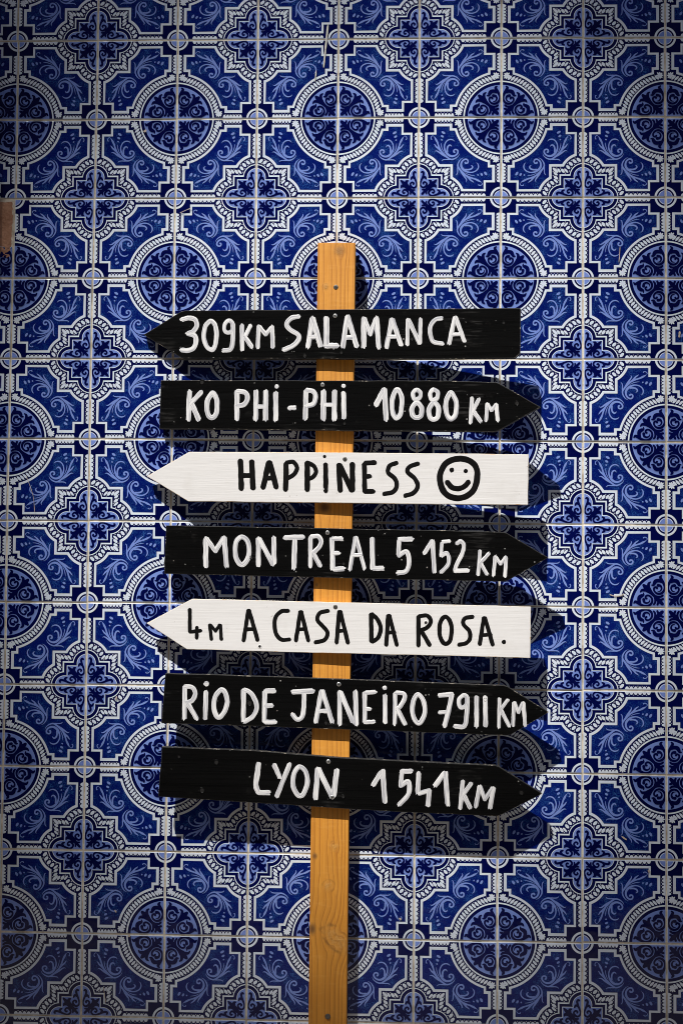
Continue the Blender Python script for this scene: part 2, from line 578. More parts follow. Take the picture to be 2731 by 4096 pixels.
def put_sym(pts, mat, dz=None):
    put_poly(pts, mat, dz); put_poly([(y, x) for x, y in pts], mat, 0.0)


def put_stroke(fn, pts, mat, n=5, mirror=True, closed=False):
    """pts (X,Y,width) in the pixel frame of fn; tapering ribbon with rounded ends"""
    P = catmull(pts, n, closed)
    xy = np.array([fn(a, b) for a, b, _ in P])
    w = np.clip(P[:, 2], 2.0, None) / 2780.0 / 2
    d = np.gradient(xy, axis=0)
    d /= np.linalg.norm(d, axis=1)[:, None] + 1e-12
    nr = np.stack([-d[:, 1], d[:, 0]], 1)
    L, R_ = xy + nr * w[:, None], xy - nr * w[:, None]
    for mir in ((0, 1) if mirror else (0,)):
        zcur[0] += ZSTEP
        z0 = zcur[0]
        base = len(T_V)
        n_ = len(xy)
        fl = lambda p: (min(HI, max(LO, p[1])), min(HI, max(LO, p[0]))) if mir else (min(HI, max(LO, p[0])), min(HI, max(LO, p[1])))
        for i in range(n_):
            z = z0 + ZSTEP * i / n_
            T_V.append((*fl(L[i]), z)); T_V.append((*fl(R_[i]), z))
        tris = []
        for i in range(n_ - 1):
            a = base + 2 * i
            tris += [(a, a + 1, a + 3), (a, a + 3, a + 2)]
        if not closed:
            for end, i, sg in ((0, 0, -1), (1, n_ - 1, 1)):
                if w[i] < 0.006: continue
                z = z0 + ZSTEP * i / n_
                c0 = len(T_V)
                for q in range(1, 5):
                    a_ = math.pi * q / 5
                    T_V.append((*fl(xy[i] + nr[i] * w[i] * math.cos(a_) + d[i] * sg * w[i] * math.sin(a_)), z))
                fan = [base + 2 * i] + list(range(c0, c0 + 4)) + [base + 2 * i + 1]
                tris += [(fan[0], fan[q], fan[q + 1]) for q in range(1, 5)]
        for (a, b_, c) in tris:
            pa, pb, pc = T_V[a], T_V[b_], T_V[c]
            ar = (pb[0] - pa[0]) * (pc[1] - pa[1]) - (pc[0] - pa[0]) * (pb[1] - pa[1])
            if abs(ar) < 1e-10: continue
            T_TRI.append((a, b_, c) if ar > 0 else (a, c, b_)); T_MAT.append(MAT[mat])
        zcur[0] += ZSTEP


def ell(cx, cy, a, b, ang, n=12):
    ca, sa = math.cos(ang), math.sin(ang)
    return [(cx + a * math.cos(t) * ca - b * math.sin(t) * sa, cy + a * math.cos(t) * sa + b * math.sin(t) * ca)
            for t in (2 * math.pi * i / n for i in range(n))]


def arc(cx, cy, r, a0, a1, n):
    return [(cx + r * math.cos(a0 + (a1 - a0) * i / n), cy + r * math.sin(a0 + (a1 - a0) * i / n)) for i in range(n + 1)]


def sym_outline(half):
    """half outline up to the mirror line, then its mirror image back"""
    return half + [(y, x) for x, y in reversed(half)]


def build_tile():
    # navy ground over the whole face
    put_poly([(LO, LO), (HI, LO), (HI, HI), (LO, HI)], 'n', 0.0003)
    zcur[0] += ZSTEP
    # white scalloped borders along the four sides
    y0, y1, nsc = 0.505, 0.815, 6
    pts = [(LO, y0), (LO, y1), (0.028, y1)]
    for i in range(nsc):
        a = y1 - (y1 - y0) * i / nsc; h = (y1 - y0) / nsc
        for q in range(0, 7):
            t = q / 6
            pts.append((0.026 + 0.024 * math.sin(math.pi * t) ** 0.6, a - h * (0.04 + 0.92 * t)))
    pts.append((0.026, y0))
    put_sym(pts, 'w')
    for i in range(1, nsc):
        a = y1 - (y1 - y0) * i / nsc
        put_sym([(0.048, a), (0.057, a + 0.007), (0.057, a - 0.007)], 'w', 0.0)
    x0, x1, nsc = 0.187, 0.425, 6
    pts = [(x0, HI), (x1, HI), (x1, 0.968)]
    for i in range(nsc):
        a = x1 - (x1 - x0) * i / nsc; h = (x1 - x0) / nsc
        for q in range(0, 7):
            t = q / 6
            pts.append((a - h * (0.04 + 0.92 * t), 0.971 - 0.026 * math.sin(math.pi * t) ** 0.6))
    put_sym(pts, 'w')
    for i in range(1, nsc):
        a = x1 - (x1 - x0) * i / nsc
        put_sym([(a, 0.946), (a - 0.006, 0.938), (a + 0.006, 0.938)], 'w', 0.0)
    # white frame and speckled field
    def frame(side, sq, top, nx, ny, rC, rQ, cx, cy, kx):
        # from the mirror line at the rosette round to the mirror line at the quatrefoil (upper-left half)
        a_start = math.radians(225)
        a_end = math.atan2(ny - 1, nx - 1) % (2 * math.pi)
        h = arc(1, 1, rC, a_start, a_end, 16)
        h += [(nx, ny), (nx, ny) if False else (kx, ny), (kx, top), (sq, top), (sq, 1 - sq), (side, 1 - sq)]
        ya = cy + math.sqrt(max(0, rQ * rQ - side * side))
        a0 = math.atan2(ya - cy, side); a1 = math.atan2(cx[1] - cy, cx[0])
        h += arc(0, cy, math.hypot(cx[0], cx[1] - cy), a0, a1, 12)
        h += [(cx[2], cx[1])]
        return h
    # outer edge of the white frame
    ho = frame(0.0765, 0.187, 0.9240, 0.460, 0.865, 0.557, 0.262, (0.2352, 0.3842, 0.3842), 0.266, 0.405)
    hi = frame(0.1035, 0.213, 0.890, 0.4390, 0.837, 0.585, 0.288, (0.2548, 0.4148, 0.4148), 0.266, 0.373)
    put_poly(ho + [(y, x) for x, y in reversed(ho[1:-1])], 'w')
    put_poly(hi + [(y, x) for x, y in reversed(hi[1:-1])], 'f')
    # corner blocks with their ringed discs
    s = 0.187
    put_sym([(LO, 1 - s), (s, 1 - s), (s, HI), (LO, HI)], 'n')
    for r, m in ((0.134, 'w'), (0.108, 'n'), (0.0880, 'w'), (0.0815, 'l')):
        put_sym([(0, 1)] + arc(0, 1, r, -math.pi / 2, 0, 14), m)
    # quatrefoil
    def quat(c, r, k):
        a1 = math.asin(max(-1, min(1, (k - c) / r)))
        h = [(0, 0)] + arc(0, c, r, math.pi / 2, a1, 12) + [(k, k)]
        return h + [(y, x) for x, y in reversed(h[1:-1])]
    put_poly(quat(0.263, 0.1655, 0.2885), 'w')
    put_poly(quat(0.263, 0.1545, 0.2700), 'n')
    put_poly(quat(0.263, 0.1160, 0.2375), 'w')
    put_poly(quat(0.263, 0.1090, 0.2300), 'l')
    # chain of slanted beads round the quatrefoil
    beads = [(205, 195, 108, 62, 0.75), (350, 243, 104, 62, 0.75), (478, 330, 104, 62, 0.75), (565, 447, 100, 60, 0.8),
             (632, 565, 112, 44, 0.85), (747, 567, 100, 58, 0.9), (880, 558, 96, 50, 0.95)]
    for (X, Y, a, b_, an) in beads:
        cx, cy = C3(X, Y)
        put_sym(ell(cx, cy, a * .86 / 2780, b_ * .84 / 2780, an), 'w', 0.0)
    cx, cy = C3(1010, 560); cx = cy = (cx + cy) / 2
    put_poly(ell(cx, cy, 0.044, 0.018, math.pi / 4), 'w')
    for (X, Y) in [(335, 140), (465, 215), (592, 330), (825, 478), (960, 478), (232, 295), (352, 355), (445, 455), (520, 580), (655, 655)]:
        cx, cy = C3(X, Y)
        put_sym([(cx - 0.007, cy + 0.006), (cx + 0.007, cy + 0.006), (cx, cy - 0.008)], 'w', 0.0)
    # rosette rings
    for r, m in ((0.463, 'w'), (0.445, 'n'), (0.4085, 'l')):
        put_poly([(1, 1)] + arc(1, 1, r, math.pi, 1.5 * math.pi, 36), m)
    # zigzag chain round the rosette
    nb = 16
    for i in range(nb):
        a = math.radians(180 + 11.5 + 67.0 * i / (nb - 1))
        cx, cy = 1 + 0.507 * math.cos(a), 1 + 0.507 * math.sin(a)
        put_poly(ell(cx, cy, 0.0345, 0.0150, math.pi / 4), 'w')
    for i in range(nb - 1):
        a = math.radians(180 + 11.5 + 67.0 * (i + 0.5) / (nb - 1))
        for r in (0.4725, 0.5435):
            cx, cy = 1 + r * math.cos(a), 1 + r * math.sin(a)
            put_poly(ell(cx, cy, 0.0042, 0.0042, a, 4), 'w', 0.0)
    sx, sy = C1(1405, 215)
    put_sym(ell(sx, sy, 0.029, 0.024, 0.6), 'w')
    for an, rr in ((0.75, .040), (0.1, .036), (-0.7, .042), (-1.5, .040), (-2.4, .046), (-3.1, .034), (2.4, .036), (1.55, .034)):
        put_sym(ell(sx + rr * math.cos(an) * .62, sy + rr * math.sin(an) * .62, 0.022, 0.0105, an, 10), 'w')
    # leaf scrolls on the field
    LV = [
        [(1285, 870, 6), (1235, 818, 34), (1140, 795, 48), (1040, 830, 48), (968, 920, 46), (935, 1040, 46), (952, 1160, 64), (1015, 1275, 88), (1110, 1352, 86), (1220, 1372, 72), (1325, 1335, 62), (1390, 1255, 62), (1385, 1175, 60), (1320, 1140, 56), (1262, 1165, 58), (1258, 1225, 66), (1285, 1240, 60)],
        [(1185, 1055, 6), (1165, 1010, 40), (1112, 992, 56), (1055, 1040, 62), (1030, 1130, 62), (1035, 1230, 60)],
        [(1450, 1285, 6), (1400, 1375, 26), (1300, 1450, 46), (1180, 1485, 56), (1090, 1452, 60), (980, 1372, 74), (885, 1282, 78), (830, 1215, 62), (770, 1110, 70), (732, 1000, 56), (700, 900, 64), (655, 810, 76), (612, 730, 36), (580, 692, 12)],
        [(570, 690, 10), (545, 665, 22), (500, 690, 28), (478, 740, 30), (492, 788, 36), (518, 782, 30)],
        [(1000, 1392, 60), (880, 1322, 72), (785, 1260, 62), (705, 1205, 46), (645, 1188, 32), (600, 1210, 8)],
        [(840, 1225, 60), (740, 1112, 72), (660, 1050, 56), (610, 980, 36), (575, 950, 8)],
        [(1180, 1478, 50), (1080, 1488, 42), (960, 1486, 38), (880, 1502, 32), (842, 1540, 16)],
        [(825, 920, 12), (832, 1010, 26), (855, 1110, 28), (890, 1190, 20), (930, 1255, 6)],
    ]
    for st in LV: put_stroke(C1, [(a, b, w * 0.88) for a, b, w in st], 'l', 4)
    for (X, Y, a, b_) in ((900, 560, 74, 40), (865, 690, 58, 36), (846, 812, 30, 24)):
        cx, cy = C1(X, Y)
        put_sym(ell(cx, cy, a / 2800, b_ / 2750, -0.55), 'l', 0.0)
    # scrolls inside the quatrefoil
    QV = [
        [(132, 635, 40), (180, 600, 96), (225, 650, 92), (200, 760, 86), (150, 880, 78), (112, 1000, 66), (130, 1090, 74), (210, 1140, 78), (300, 1090, 92), (330, 1005, 76), (265, 950, 72), (210, 985, 80), (225, 1020, 60)],
        [(190, 810, 90), (265, 775, 92), (308, 840, 70)],
        [(470, 1040, 150), (465, 930, 124), (410, 900, 60)],
        [(450, 1085, 140), (330, 1200, 134), (255, 1290, 84)],
        [(320, 1215, 96), (240, 1222, 84), (178, 1212, 60)],
    ]
    for st in QV: put_stroke(C3, [(a, b, w * 0.82) for a, b, w in st], 'n', 4)
    def diag(fn, pts):
        out = []
        for X, Y, w in pts:
            x, y = fn(X, Y); m_ = (x + y) / 2
            out.append((m_, m_, w))
        return out
    ident = lambda x, y: (x, y)
    put_stroke(ident, diag(C3, [(180, 1360, 80), (270, 1270, 90), (440, 1090, 170), (520, 1010, 130), (600, 930, 96), (655, 885, 50)]), 'n', 4, mirror=False)
    # acanthus inside the rosette
    put_stroke(ident, diag(C2, [(1350, 175, 110), (1230, 290, 150), (1080, 430, 100), (960, 540, 130), (870, 640, 210), (790, 715, 170), (715, 785, 96)]), 'n', 4, mirror=False)
    RV = [
        [(880, 610, 130), (760, 625, 118), (660, 620, 100), (608, 560, 50)],
        [(1210, 300, 100), (1215, 230, 92), (1185, 150, 84)],
        [(1060, 410, 40), (1105, 310, 76), (1105, 220, 84), (1062, 155, 72)],
        [(392, 195, 60), (440, 240, 100), (530, 195, 110), (640, 135, 100), (760, 98, 80), (880, 110, 84), (975, 180, 88), (1008, 280, 84), (975, 380, 78), (890, 445, 70), (810, 440, 78), (775, 375, 66), (815, 345, 84)],
        [(720, 310, 120), (735, 235, 92), (820, 195, 70), (910, 240, 52), (930, 330, 18)],
        [(590, 190, 120), (560, 290, 140), (575, 385, 150), (640, 430, 140), (705, 465, 96), (712, 525, 40)],
    ]
    for st in RV: put_stroke(C2, [(a, b, w * 0.88) for a, b, w in st], 'n', 4)


build_tile()
TV = np.array(T_V, np.float64)
TT = np.array(T_TRI, np.int64)
TM = np.array(T_MAT, np.int32)

# ceramic body of the tile: flat face, rolled edge, sides (white glaze)
rings = [(0.016, 0.0), (0.0135, -0.0006), (0.0112, -0.0025), (0.0102, -0.0062), (0.0102, -0.030)]
BV, BQ = [], []
for ins, z in rings:
    lo, hi = ins, 1 - ins
    r = 0.006
    for (cx, cy, a0) in ((hi - r, hi - r, 0), (lo + r, hi - r, 90), (lo + r, lo + r, 180), (hi - r, lo + r, 270)):
        for q in range(4):
            a = math.radians(a0 + 30 * q)
            BV.append((cx + r * math.cos(a), cy + r * math.sin(a), z))
NR = 16
for i in range(len(rings) - 1):
    for j in range(NR):
        a, b_ = i * NR + j, i * NR + (j + 1) % NR
        BQ.append((a + NR, b_ + NR, b_, a))
BV = np.array(BV)
BT = []
for q in BQ: BT += [(q[0], q[1], q[2]), (q[0], q[2], q[3])]
FACE0 = len(BV)
BV = np.vstack([BV, BV[:NR]])                 # flat face has its own vertices
FT = [(FACE0, FACE0 + i, FACE0 + i + 1) for i in range(1, NR - 1)]
AV = np.vstack([BV, TV])
AT = np.vstack([np.array(BT), np.array(FT), TT + len(BV)])
AM = np.concatenate([np.zeros(len(BT) + len(FT), np.int32), TM])
ASM = np.concatenate([np.ones(len(BT), bool), np.zeros(len(FT) + len(TT), bool)])

PITCH, ASP = 0.15, 0.99726
OFFS = {(1, 0): (1.7, -.7), (2, 0): (0, 0), (3, 0): (.5, -1.2), (5, 0): (-.3, -.3), (6, 0): (1.3, -.4), (7, 0): (.4, -1.3), (8, 0): (.2, -2.3), (0, 1): (3.9, -1.1), (1, 1): (.5, -.8), (2, 1): (2.2, -.4), (3, 1): (.3, -.1), (5, 1): (.2, 1), (6, 1): (.5, .3), (7, 1): (.1, .9), (8, 1): (-1, .2), (0, 2): (.7, -.7), (1, 2): (.3, .5), (2, 2): (.1, .2), (5, 2): (-1.2, 1.2), (6, 2): (1.5, .9), (8, 2): (.5, 1.2), (0, 3): (-1, .6), (1, 3): (-.9, .6), (0, 4): (-.8, -.2), (1, 4): (-2, -.3), (0, 5): (-2, .7), (1, 5): (-1.7, 1.4), (7, 3): (-.2, .9), (8, 3): (.2, 1), (7, 4): (.9, 1.4), (8, 4): (.8, 1.8), (7, 5): (.1, .6), (0, 6): (-2.1, -1.2), (1, 6): (-.9, -.1), (2, 6): (.5, 0), (0, 7): (-1, -.9), (1, 7): (-.6, -.4), (2, 7): (.9, .6), (0, 8): (-.2, -2.6), (1, 8): (-.3, -.8), (8, 8): (-.4, 1.5), (0, 10): (-.6, -1.5), (1, 10): (0, -.9), (2, 10): (-.2, -1.1), (3, 10): (.3, -1.3), (0, 11): (1.6, 0), (1, 12): (2, 1), (2, 12): (.6, 1.5), (5, 10): (.1, -1.8), (6, 10): (-1.1, -1.1), (7, 10): (.2, -.8), (5, 11): (-.3, -1.4), (6, 11): (-1.9, -.8), (8, 11): (-1.3, 1.3)}
colx = {c: np.mean([v[0] for (a, b), v in OFFS.items() if a == c] or [0]) for c in range(-8, 20)}
rowz = {r: np.mean([v[1] for (a, b), v in OFFS.items() if b == r] or [0]) for r in range(-8, 22)}


def node(c, r):
    ox, oz = OFFS.get((c, r), (0.8 * colx[c] + rng.normal(0, .25), 0.8 * rowz[r] + rng.normal(0, .25)))
    return (c - 4.1) * PITCH + ox / 1000, (6 - r) * PITCH * ASP + oz / 1000


nodes = {(c, r): node(c, r) for c in range(-2, 17) for r in range(-4, 18)}

wall = bpy.data.objects.new('tiled_wall', None)
wall.location = (0, 0, GROUND_Z)
col.objects.link(wall)
tag(wall, 'old wall clad in blue and white patterned glazed tiles behind the signpost', 'wall')

C_RANGE, R_RANGE = range(-1, 15), range(-3, 16)
allV, allT, allM, allS, allR = [], [], [], [], []
nv = 0
for c in C_RANGE:
    for r in R_RANGE:
        x0 = (nodes[c, r][0] + nodes[c, r + 1][0]) / 2; x1 = (nodes[c + 1, r][0] + nodes[c + 1, r + 1][0]) / 2
        z1 = (nodes[c, r][1] + nodes[c + 1, r][1]) / 2; z0 = (nodes[c, r + 1][1] + nodes[c + 1, r + 1][1]) / 2
        broken = (c == -1 and r == 2)
        qc = c if c % 2 else c + 1            # the quatrefoil corner: odd column, even row
        qr = r if r % 2 == 0 else r + 1
        X = (x0 + AV[:, 0] * (x1 - x0)) if qc == c else (x1 - AV[:, 0] * (x1 - x0))
        Z = (z1 - AV[:, 1] * (z1 - z0)) if qr == r else (z0 + AV[:, 1] * (z1 - z0))
        flip = (qc != c) != (qr == r)
        tx, tz, dy = rng.normal(0, .0026), rng.normal(0, .0026), rng.normal(0, .00015)
        cx, cz = (x0 + x1) / 2, (z0 + z1) / 2
        # tilted a hair, as hand-set tiles are
        Y = -AV[:, 2] * PITCH + (X - cx) * tx + (Z - cz) * tz + dy
        tri = AT
        keep = np.ones(len(AT), bool)
        if broken:                             # upper part of this tile has fallen off along a ragged line
            zc = Z[AT].mean(axis=1); xc = X[AT].mean(axis=1)
            cut = z0 + 0.052 + 0.006 * np.sin(xc * 260) + 0.004 * np.sin(xc * 700 + 1)
            Zc = z0 + 0.052 + 0.006 * np.sin(X * 260) + 0.004 * np.sin(X * 700 + 1)
            Z = np.minimum(Z, Zc)
            keep = zc < cut + 0.02
        # the front of the wall looks towards -y
        t = tri[keep] if flip else tri[keep][:, ::-1]
        allV.append(np.stack([X, Y, Z], 1)); allT.append(t + nv); allM.append(AM[keep]); allS.append(ASM[keep])
        allR.append(np.full(keep.sum(), rng.random(), np.float32))
        nv += len(AV)
V = np.vstack(allV); Tt = np.vstack(allT); Mi = np.concatenate(allM); Sm = np.concatenate(allS); Rn = np.concatenate(allR)
me = bpy.data.meshes.new('tile_cladding')
me.vertices.add(len(V)); me.vertices.foreach_set('co', (V - np.array([0, 0, GROUND_Z])).astype(np.float32).ravel())
me.loops.add(len(Tt) * 3); me.loops.foreach_set('vertex_index', Tt.astype(np.int32).ravel())
me.polygons.add(len(Tt)); me.polygons.foreach_set('loop_start', np.arange(0, len(Tt) * 3, 3, dtype=np.int32))
for m_ in (M_WHITE, M_NAVY, M_FIELD, M_LAV): me.materials.append(m_)
me.polygons.foreach_set('material_index', Mi)
me.polygons.foreach_set('use_smooth', Sm)
at_ = me.attributes.new('tile_rand', 'FLOAT', 'FACE'); at_.data.foreach_set('value', Rn)
me.update(calc_edges=True)
tiles = bpy.data.objects.new('tile_cladding', me)
col.objects.link(tiles); tiles.parent = wall

# mortar bed showing in the joints, with a slightly uneven surface
nx, nz = 190, 260
gx0, gx1 = nodes[-1, 0][0] - 0.004, nodes[15, 0][0] + 0.004
gz0, gz1 = nodes[0, 16][1] - 0.004, nodes[0, -3][1] + 0.004
gv, gf = [], []
for j in range(nz + 1):
    for i in range(nx + 1):
        gv.append((gx0 + (gx1 - gx0) * i / nx, 0.0015 + max(-.0003, min(.0003, random.gauss(0, 0.0002))), gz0 + (gz1 - gz0) * j / nz))
for j in range(nz):
    for i in range(nx):
        a = j * (nx + 1) + i
        gf.append((a, a + 1, a + nx + 2, a + nx + 1))
add_mesh('grout', gv, gf, M_GROUT, wall, (0, 0, GROUND_Z), smooth=True)

# bare plaster where the broken tile came away
pv, pf = [], []
px0, px1 = nodes[-1, 2][0] + 0.002, nodes[0, 2][0] - 0.003
pz0, pz1 = nodes[0, 3][1] + 0.035, nodes[0, 2][1] - 0.003
for j in range(25):
    for i in range(31):
        e = min(i, 30 - i, j, 24 - j)
        pv.append((px0 + (px1 - px0) * i / 30, (0.0006 if e else 0.003) - abs(random.gauss(0, 0.0008)), pz0 + (pz1 - pz0) * j / 24))
for j in range(24):
    for i in range(30):
        a = j * 31 + i
        pf.append((a, a + 1, a + 32, a + 31))
add_mesh('plaster_patch', pv, pf, M_PATCH, wall, (0, 0, GROUND_Z), smooth=True)

# masonry behind and around the tiling
bv, bf = box_mesh(-6, 6, 0.006, 0.35, GROUND_Z, 3.2)
add_mesh('masonry', bv, bf, M_RENDER, wall, (0, 0, GROUND_Z))


def flat_strip(pts, depth_m, width_px, wob=0.25):
    """a thin dried streak lying on the tiles, pixel path"""
    P = catmull([(a, b, 1) for a, b in pts], 5)
    vs_, fs_ = [], []
    d = np.gradient(P[:, :2], axis=0); d /= np.linalg.norm(d, axis=1)[:, None]
    for i, (a, b, _) in enumerate(P):
        w = width_px * (1 + random.uniform(-wob, wob)) / 2
        if i in (0, len(P) - 1): w *= 0.4
        for s in (-1, 0, 1):
            vs_.append(on_plane(a - d[i][1] * w * s, b + d[i][0] * w * s, depth_m + (0.0006 if s == 0 else 0.0)))
    for i in range(len(P) - 1):
        a = i * 3
        fs_ += [(a, a + 3, a + 4, a + 1), (a + 1, a + 4, a + 5, a + 2)]
    return vs_, fs_


def merge(parts):
    vs_, fs_ = [], []
    for v, f in parts:
        o = len(vs_); vs_ += list(v); fs_ += [tuple(i + o for i in q) for q in f]
    return vs_, fs_


v_, f_ = merge([flat_strip([(1312, 95), (1306, 150), (1300, 210), (1294, 270)], 0.0022, 7), flat_strip([(1265, 280), (1262, 305), (1259, 325)], 0.0022, 4)])
add_mesh('paint_drip', v_, f_, M_DRIP, wall, (0, 0, GROUND_Z), smooth=True)
chips = [flat_strip(p, 0.0022, w) for p, w in (
    ([(2436, 2378), (2455, 2384), (2475, 2384), (2493, 2378)], 4), ([(579, 520), (584, 528)], 11), ([(2478, 985), (2476, 1020), (2473, 1050)], 2.5),
    ([(2717, 1325), (2714, 1350)], 7), ([(460, 3640), (466, 3650)], 6), ([(1596, 3672), (1604, 3680)], 8), ([(720, 852), (742, 842), (765, 832)], 3),
    ([(105, 1903), (122, 1945), (135, 1990), (140, 2050)], 1.8), ([(2484, 3345), (2505, 3360)], 6), ([(468, 2785), (464, 2800)], 6), ([(2598, 3490), (2590, 3480)], 8),
    ([(415, 3950), (420, 3985), (424, 4010)], 2.5), ([(520, 3740), (515, 3748)], 8))]
v_, f_ = merge(chips)
add_mesh('glaze_chips', v_, f_, M_CHIP, wall, (0, 0, GROUND_Z), smooth=True)

# deep timber door surround just left of the frame: its edge throws the shadow down the left border
jamb = bpy.data.objects.new('door_surround', None)
jamb.location = (-0.9, 0, GROUND_Z)
col.objects.link(jamb)
tag(jamb, 'deep dark brown timber door surround standing left of the tiles', 'door surround')
pv_, pf_ = box_mesh(-0.915, -0.775, -0.282, 0.004, GROUND_Z + 0.20, 2.6, 0.005)
add_mesh('jamb', pv_, pf_, M_TIMBER, jamb, (-0.9, 0, GROUND_Z))
pv_, pf_ = box_mesh(-0.93, -0.772, -0.295, 0.004, GROUND_Z, GROUND_Z + 0.20, 0.006)
add_mesh('jamb_base', pv_, pf_, M_TIMBER, jamb, (-0.9, 0, GROUND_Z))
pv_, pf_ = box_mesh(-2.06, -0.765, -0.295, 0.004, 2.6, 2.75, 0.006)
add_mesh('lintel', pv_, pf_, M_TIMBER, jamb, (-0.9, 0, GROUND_Z))
pv_, pf_ = box_mesh(-2.05, -1.91, -0.282, 0.004, GROUND_Z + 0.20, 2.6, 0.005)
add_mesh('jamb', pv_, pf_, M_TIMBER, jamb, (-0.9, 0, GROUND_Z))
pv_, pf_ = box_mesh(-1.90, -0.925, -0.05, 0.004, GROUND_Z + 0.03, 2.595, 0.005)
add_mesh('door', pv_, pf_, M_TIMBER, jamb, (-0.9, 0, GROUND_Z))

# ------------------------------------------------------------------ signpost
POST_T = 0.037
sign = bpy.data.objects.new('signpost', None)
sign.location = (-0.02, -0.02, GROUND_Z)
col.objects.link(sign)
tag(sign, 'pine post carrying seven black and white hand-lettered arrow boards', 'signpost')


def post_front(py):
    """depth of the post's face off the wall and its twist at pixel row py"""
    t = min(1.0, max(0.0, (3100 - py) / 1900.0))
    return 0.0385 + 0.003 * t, 0.118 * t


def post_x(py):  # centre-line in pixels
    return 1345.5 + (py - 973) * (1309.7 - 1345.5) / (4096 - 973)


rows = [973 + (4096 - 973) * i / 40 for i in range(41)]
pv_, pf_ = [], []
prof = []
bv_ = 0.0016
for py in rows:
    dep, sl = post_front(py)
    xc = post_x(py); hw = 75.3 + (py - 973) * 0.8 / 3123
    a = on_plane(xc - hw, py, dep, sl, on_plane(xc, py, dep).x)
    b = on_plane(xc + hw, py, dep, sl, on_plane(xc, py, dep).x)
    prof.append((a, b))
a, b = prof[-1]; pa, pb = prof[-2]
n_ex = 16
stepv = (a - pa)
for i in range(1, n_ex + 1):                    # carry it on down to the ground
    f = i / n_ex
    za = a.z + (GROUND_Z - a.z) * f
    k_ = (za - a.z) / stepv.z
    prof.append((a + stepv * k_, b + (pb - b) * -k_))
# square cut top
zt = (prof[0][0].z + prof[0][1].z) / 2
for i, (a, b) in enumerate(prof):
    ux = (b - a).normalized()
    up = Vector((0, 0, 1))
    nn = ux.cross(up).normalized()               # towards the viewer (-y)
    if nn.y > 0: nn = -nn
    A2, B2 = a - nn * POST_T, b - nn * POST_T - ux * (0.0042 * max(0.0, 1 - i / 30.0))
    r_ = bv_
    ring = [a - nn * r_, a + ux * r_ * .3 - nn * r_ * .3, a + ux * r_]
    ring += [b - ux * r_, b - ux * r_ * .3 - nn * r_ * .3, b - nn * r_]
    ring += [B2 + nn * .001, B2 - ux * .001, A2 + ux * .001, A2 + nn * .001]
    pv_ += ring
NP = 10
for i in range(len(prof) - 1):
    for j in range(NP):
        a_, b_ = i * NP + j, i * NP + (j + 1) % NP
        pf_.append((a_, a_ + NP, b_ + NP, b_))
# top: a small rounded arris then the end grain, its right back corner worn round
top0 = len(pv_)
cen = sum((pv_[j] for j in range(NP)), Vector()) / NP
for j in range(NP):
    pv_.append(pv_[j] + (cen - pv_[j]).normalized() * 0.0012 + Vector((0, 0, 0.0010)))
for j in range(NP):
    pf_.append((top0 + j, j, (j + 1) % NP, top0 + (j + 1) % NP))
pf_.append(tuple(top0 + j for j in range(NP)))
porigin = Vector((-0.005, -0.02, GROUND_Z))
kn = []
for (kx, ky, rx, rz, tilt, dk) in KNOTS:
    dep, sl = post_front(ky)
    p = on_plane(kx, ky, dep)
    kn.append((p.x - porigin.x, p.z - porigin.z, rx, rz, tilt, dk))
M_PINE = mat_pine('pine', porigin, kn)
bm = bmesh.new()
bvs = [bm.verts.new(v) for v in pv_]
for f in pf_: bm.faces.new([bvs[i] for i in f])
bmesh.ops.recalc_face_normals(bm, faces=bm.faces[:])
pf_ = [[v.index for v in f.verts] for f in bm.faces] if not bm.verts.index_update() else pf_
bm.free()
post = add_mesh('post', pv_, pf_, M_PINE, sign, porigin)


def screw_mesh(center, normal, r, raised=0.0012, cross=True):
    """domed countersunk head with a flat dark cross painting the shade of the recess"""
    n_ = normal.normalized()
    up = Vector((0, 0, 1)); t1 = n_.cross(up).normalized(); t2 = n_.cross(t1).normalized()
    vs_, fs_ = [], []
    K = 20
    prof_ = [(1.0, 0.0), (0.97, 0.45), (0.80, 0.85), (0.45, 1.0)]
    for rr, hh in prof_:
        for i in range(K):
            a = 2 * math.pi * i / K
            vs_.append(center + (t1 * math.cos(a) + t2 * math.sin(a)) * r * rr + n_ * raised * hh)
    for q in range(3):
        for i in range(K):
            a, b = q * K + i, q * K + (i + 1) % K
            fs_.append((a, b, b + K, a + K))
    c0 = len(vs_)
    vs_.append(center + n_ * raised)
    for i in range(K): fs_.append((3 * K + i, 3 * K + (i + 1) % K, c0))
    mi = [0] * len(fs_)
    if cross:
        ang = random.uniform(0, 1.5)
        e1 = t1 * math.cos(ang) + t2 * math.sin(ang); e2 = n_.cross(e1)
        for u, w in ((e1, e2), (e2, e1)):
            b0 = len(vs_)
            for s, q in ((-1, -1), (1, -1), (1, 1), (-1, 1)):
                vs_.append(center + u * r * .55 * s + w * r * .14 * q + n_ * (raised + (0.00012 if u is e1 else 0.00020)))
            fs_.append((b0, b0 + 1, b0 + 2, b0 + 3)); mi.append(1)
    return vs_, fs_, mi


def disc_mesh(center, normal, r, rim=True):
    """old screw hole: a raised lip of paint round a flat disc, the shade of the pit painted black"""
    n_ = normal.normalized()
    up = Vector((0, 0, 1)); t1 = n_.cross(up).normalized(); t2 = n_.cross(t1).normalized()
    K = 16; vs_, fs_, mi = [], [], []
    for rr, hh in ((1.25, 0.0), (1.1, 0.0005), (0.95, 0.0005), (0.8, 0.00015)):
        for i in range(K):
            a = 2 * math.pi * i / K
            vs_.append(center + (t1 * math.cos(a) + t2 * math.sin(a)) * r * rr * random.uniform(.94, 1.06) + n_ * hh)
    for q in range(3):
        for i in range(K):
            a, b = q * K + i, q * K + (i + 1) % K
            fs_.append((a, b, b + K, a + K)); mi.append(0)
    fs_.append(tuple(3 * K + i for i in range(K))); mi.append(1)
    return vs_, fs_, mi


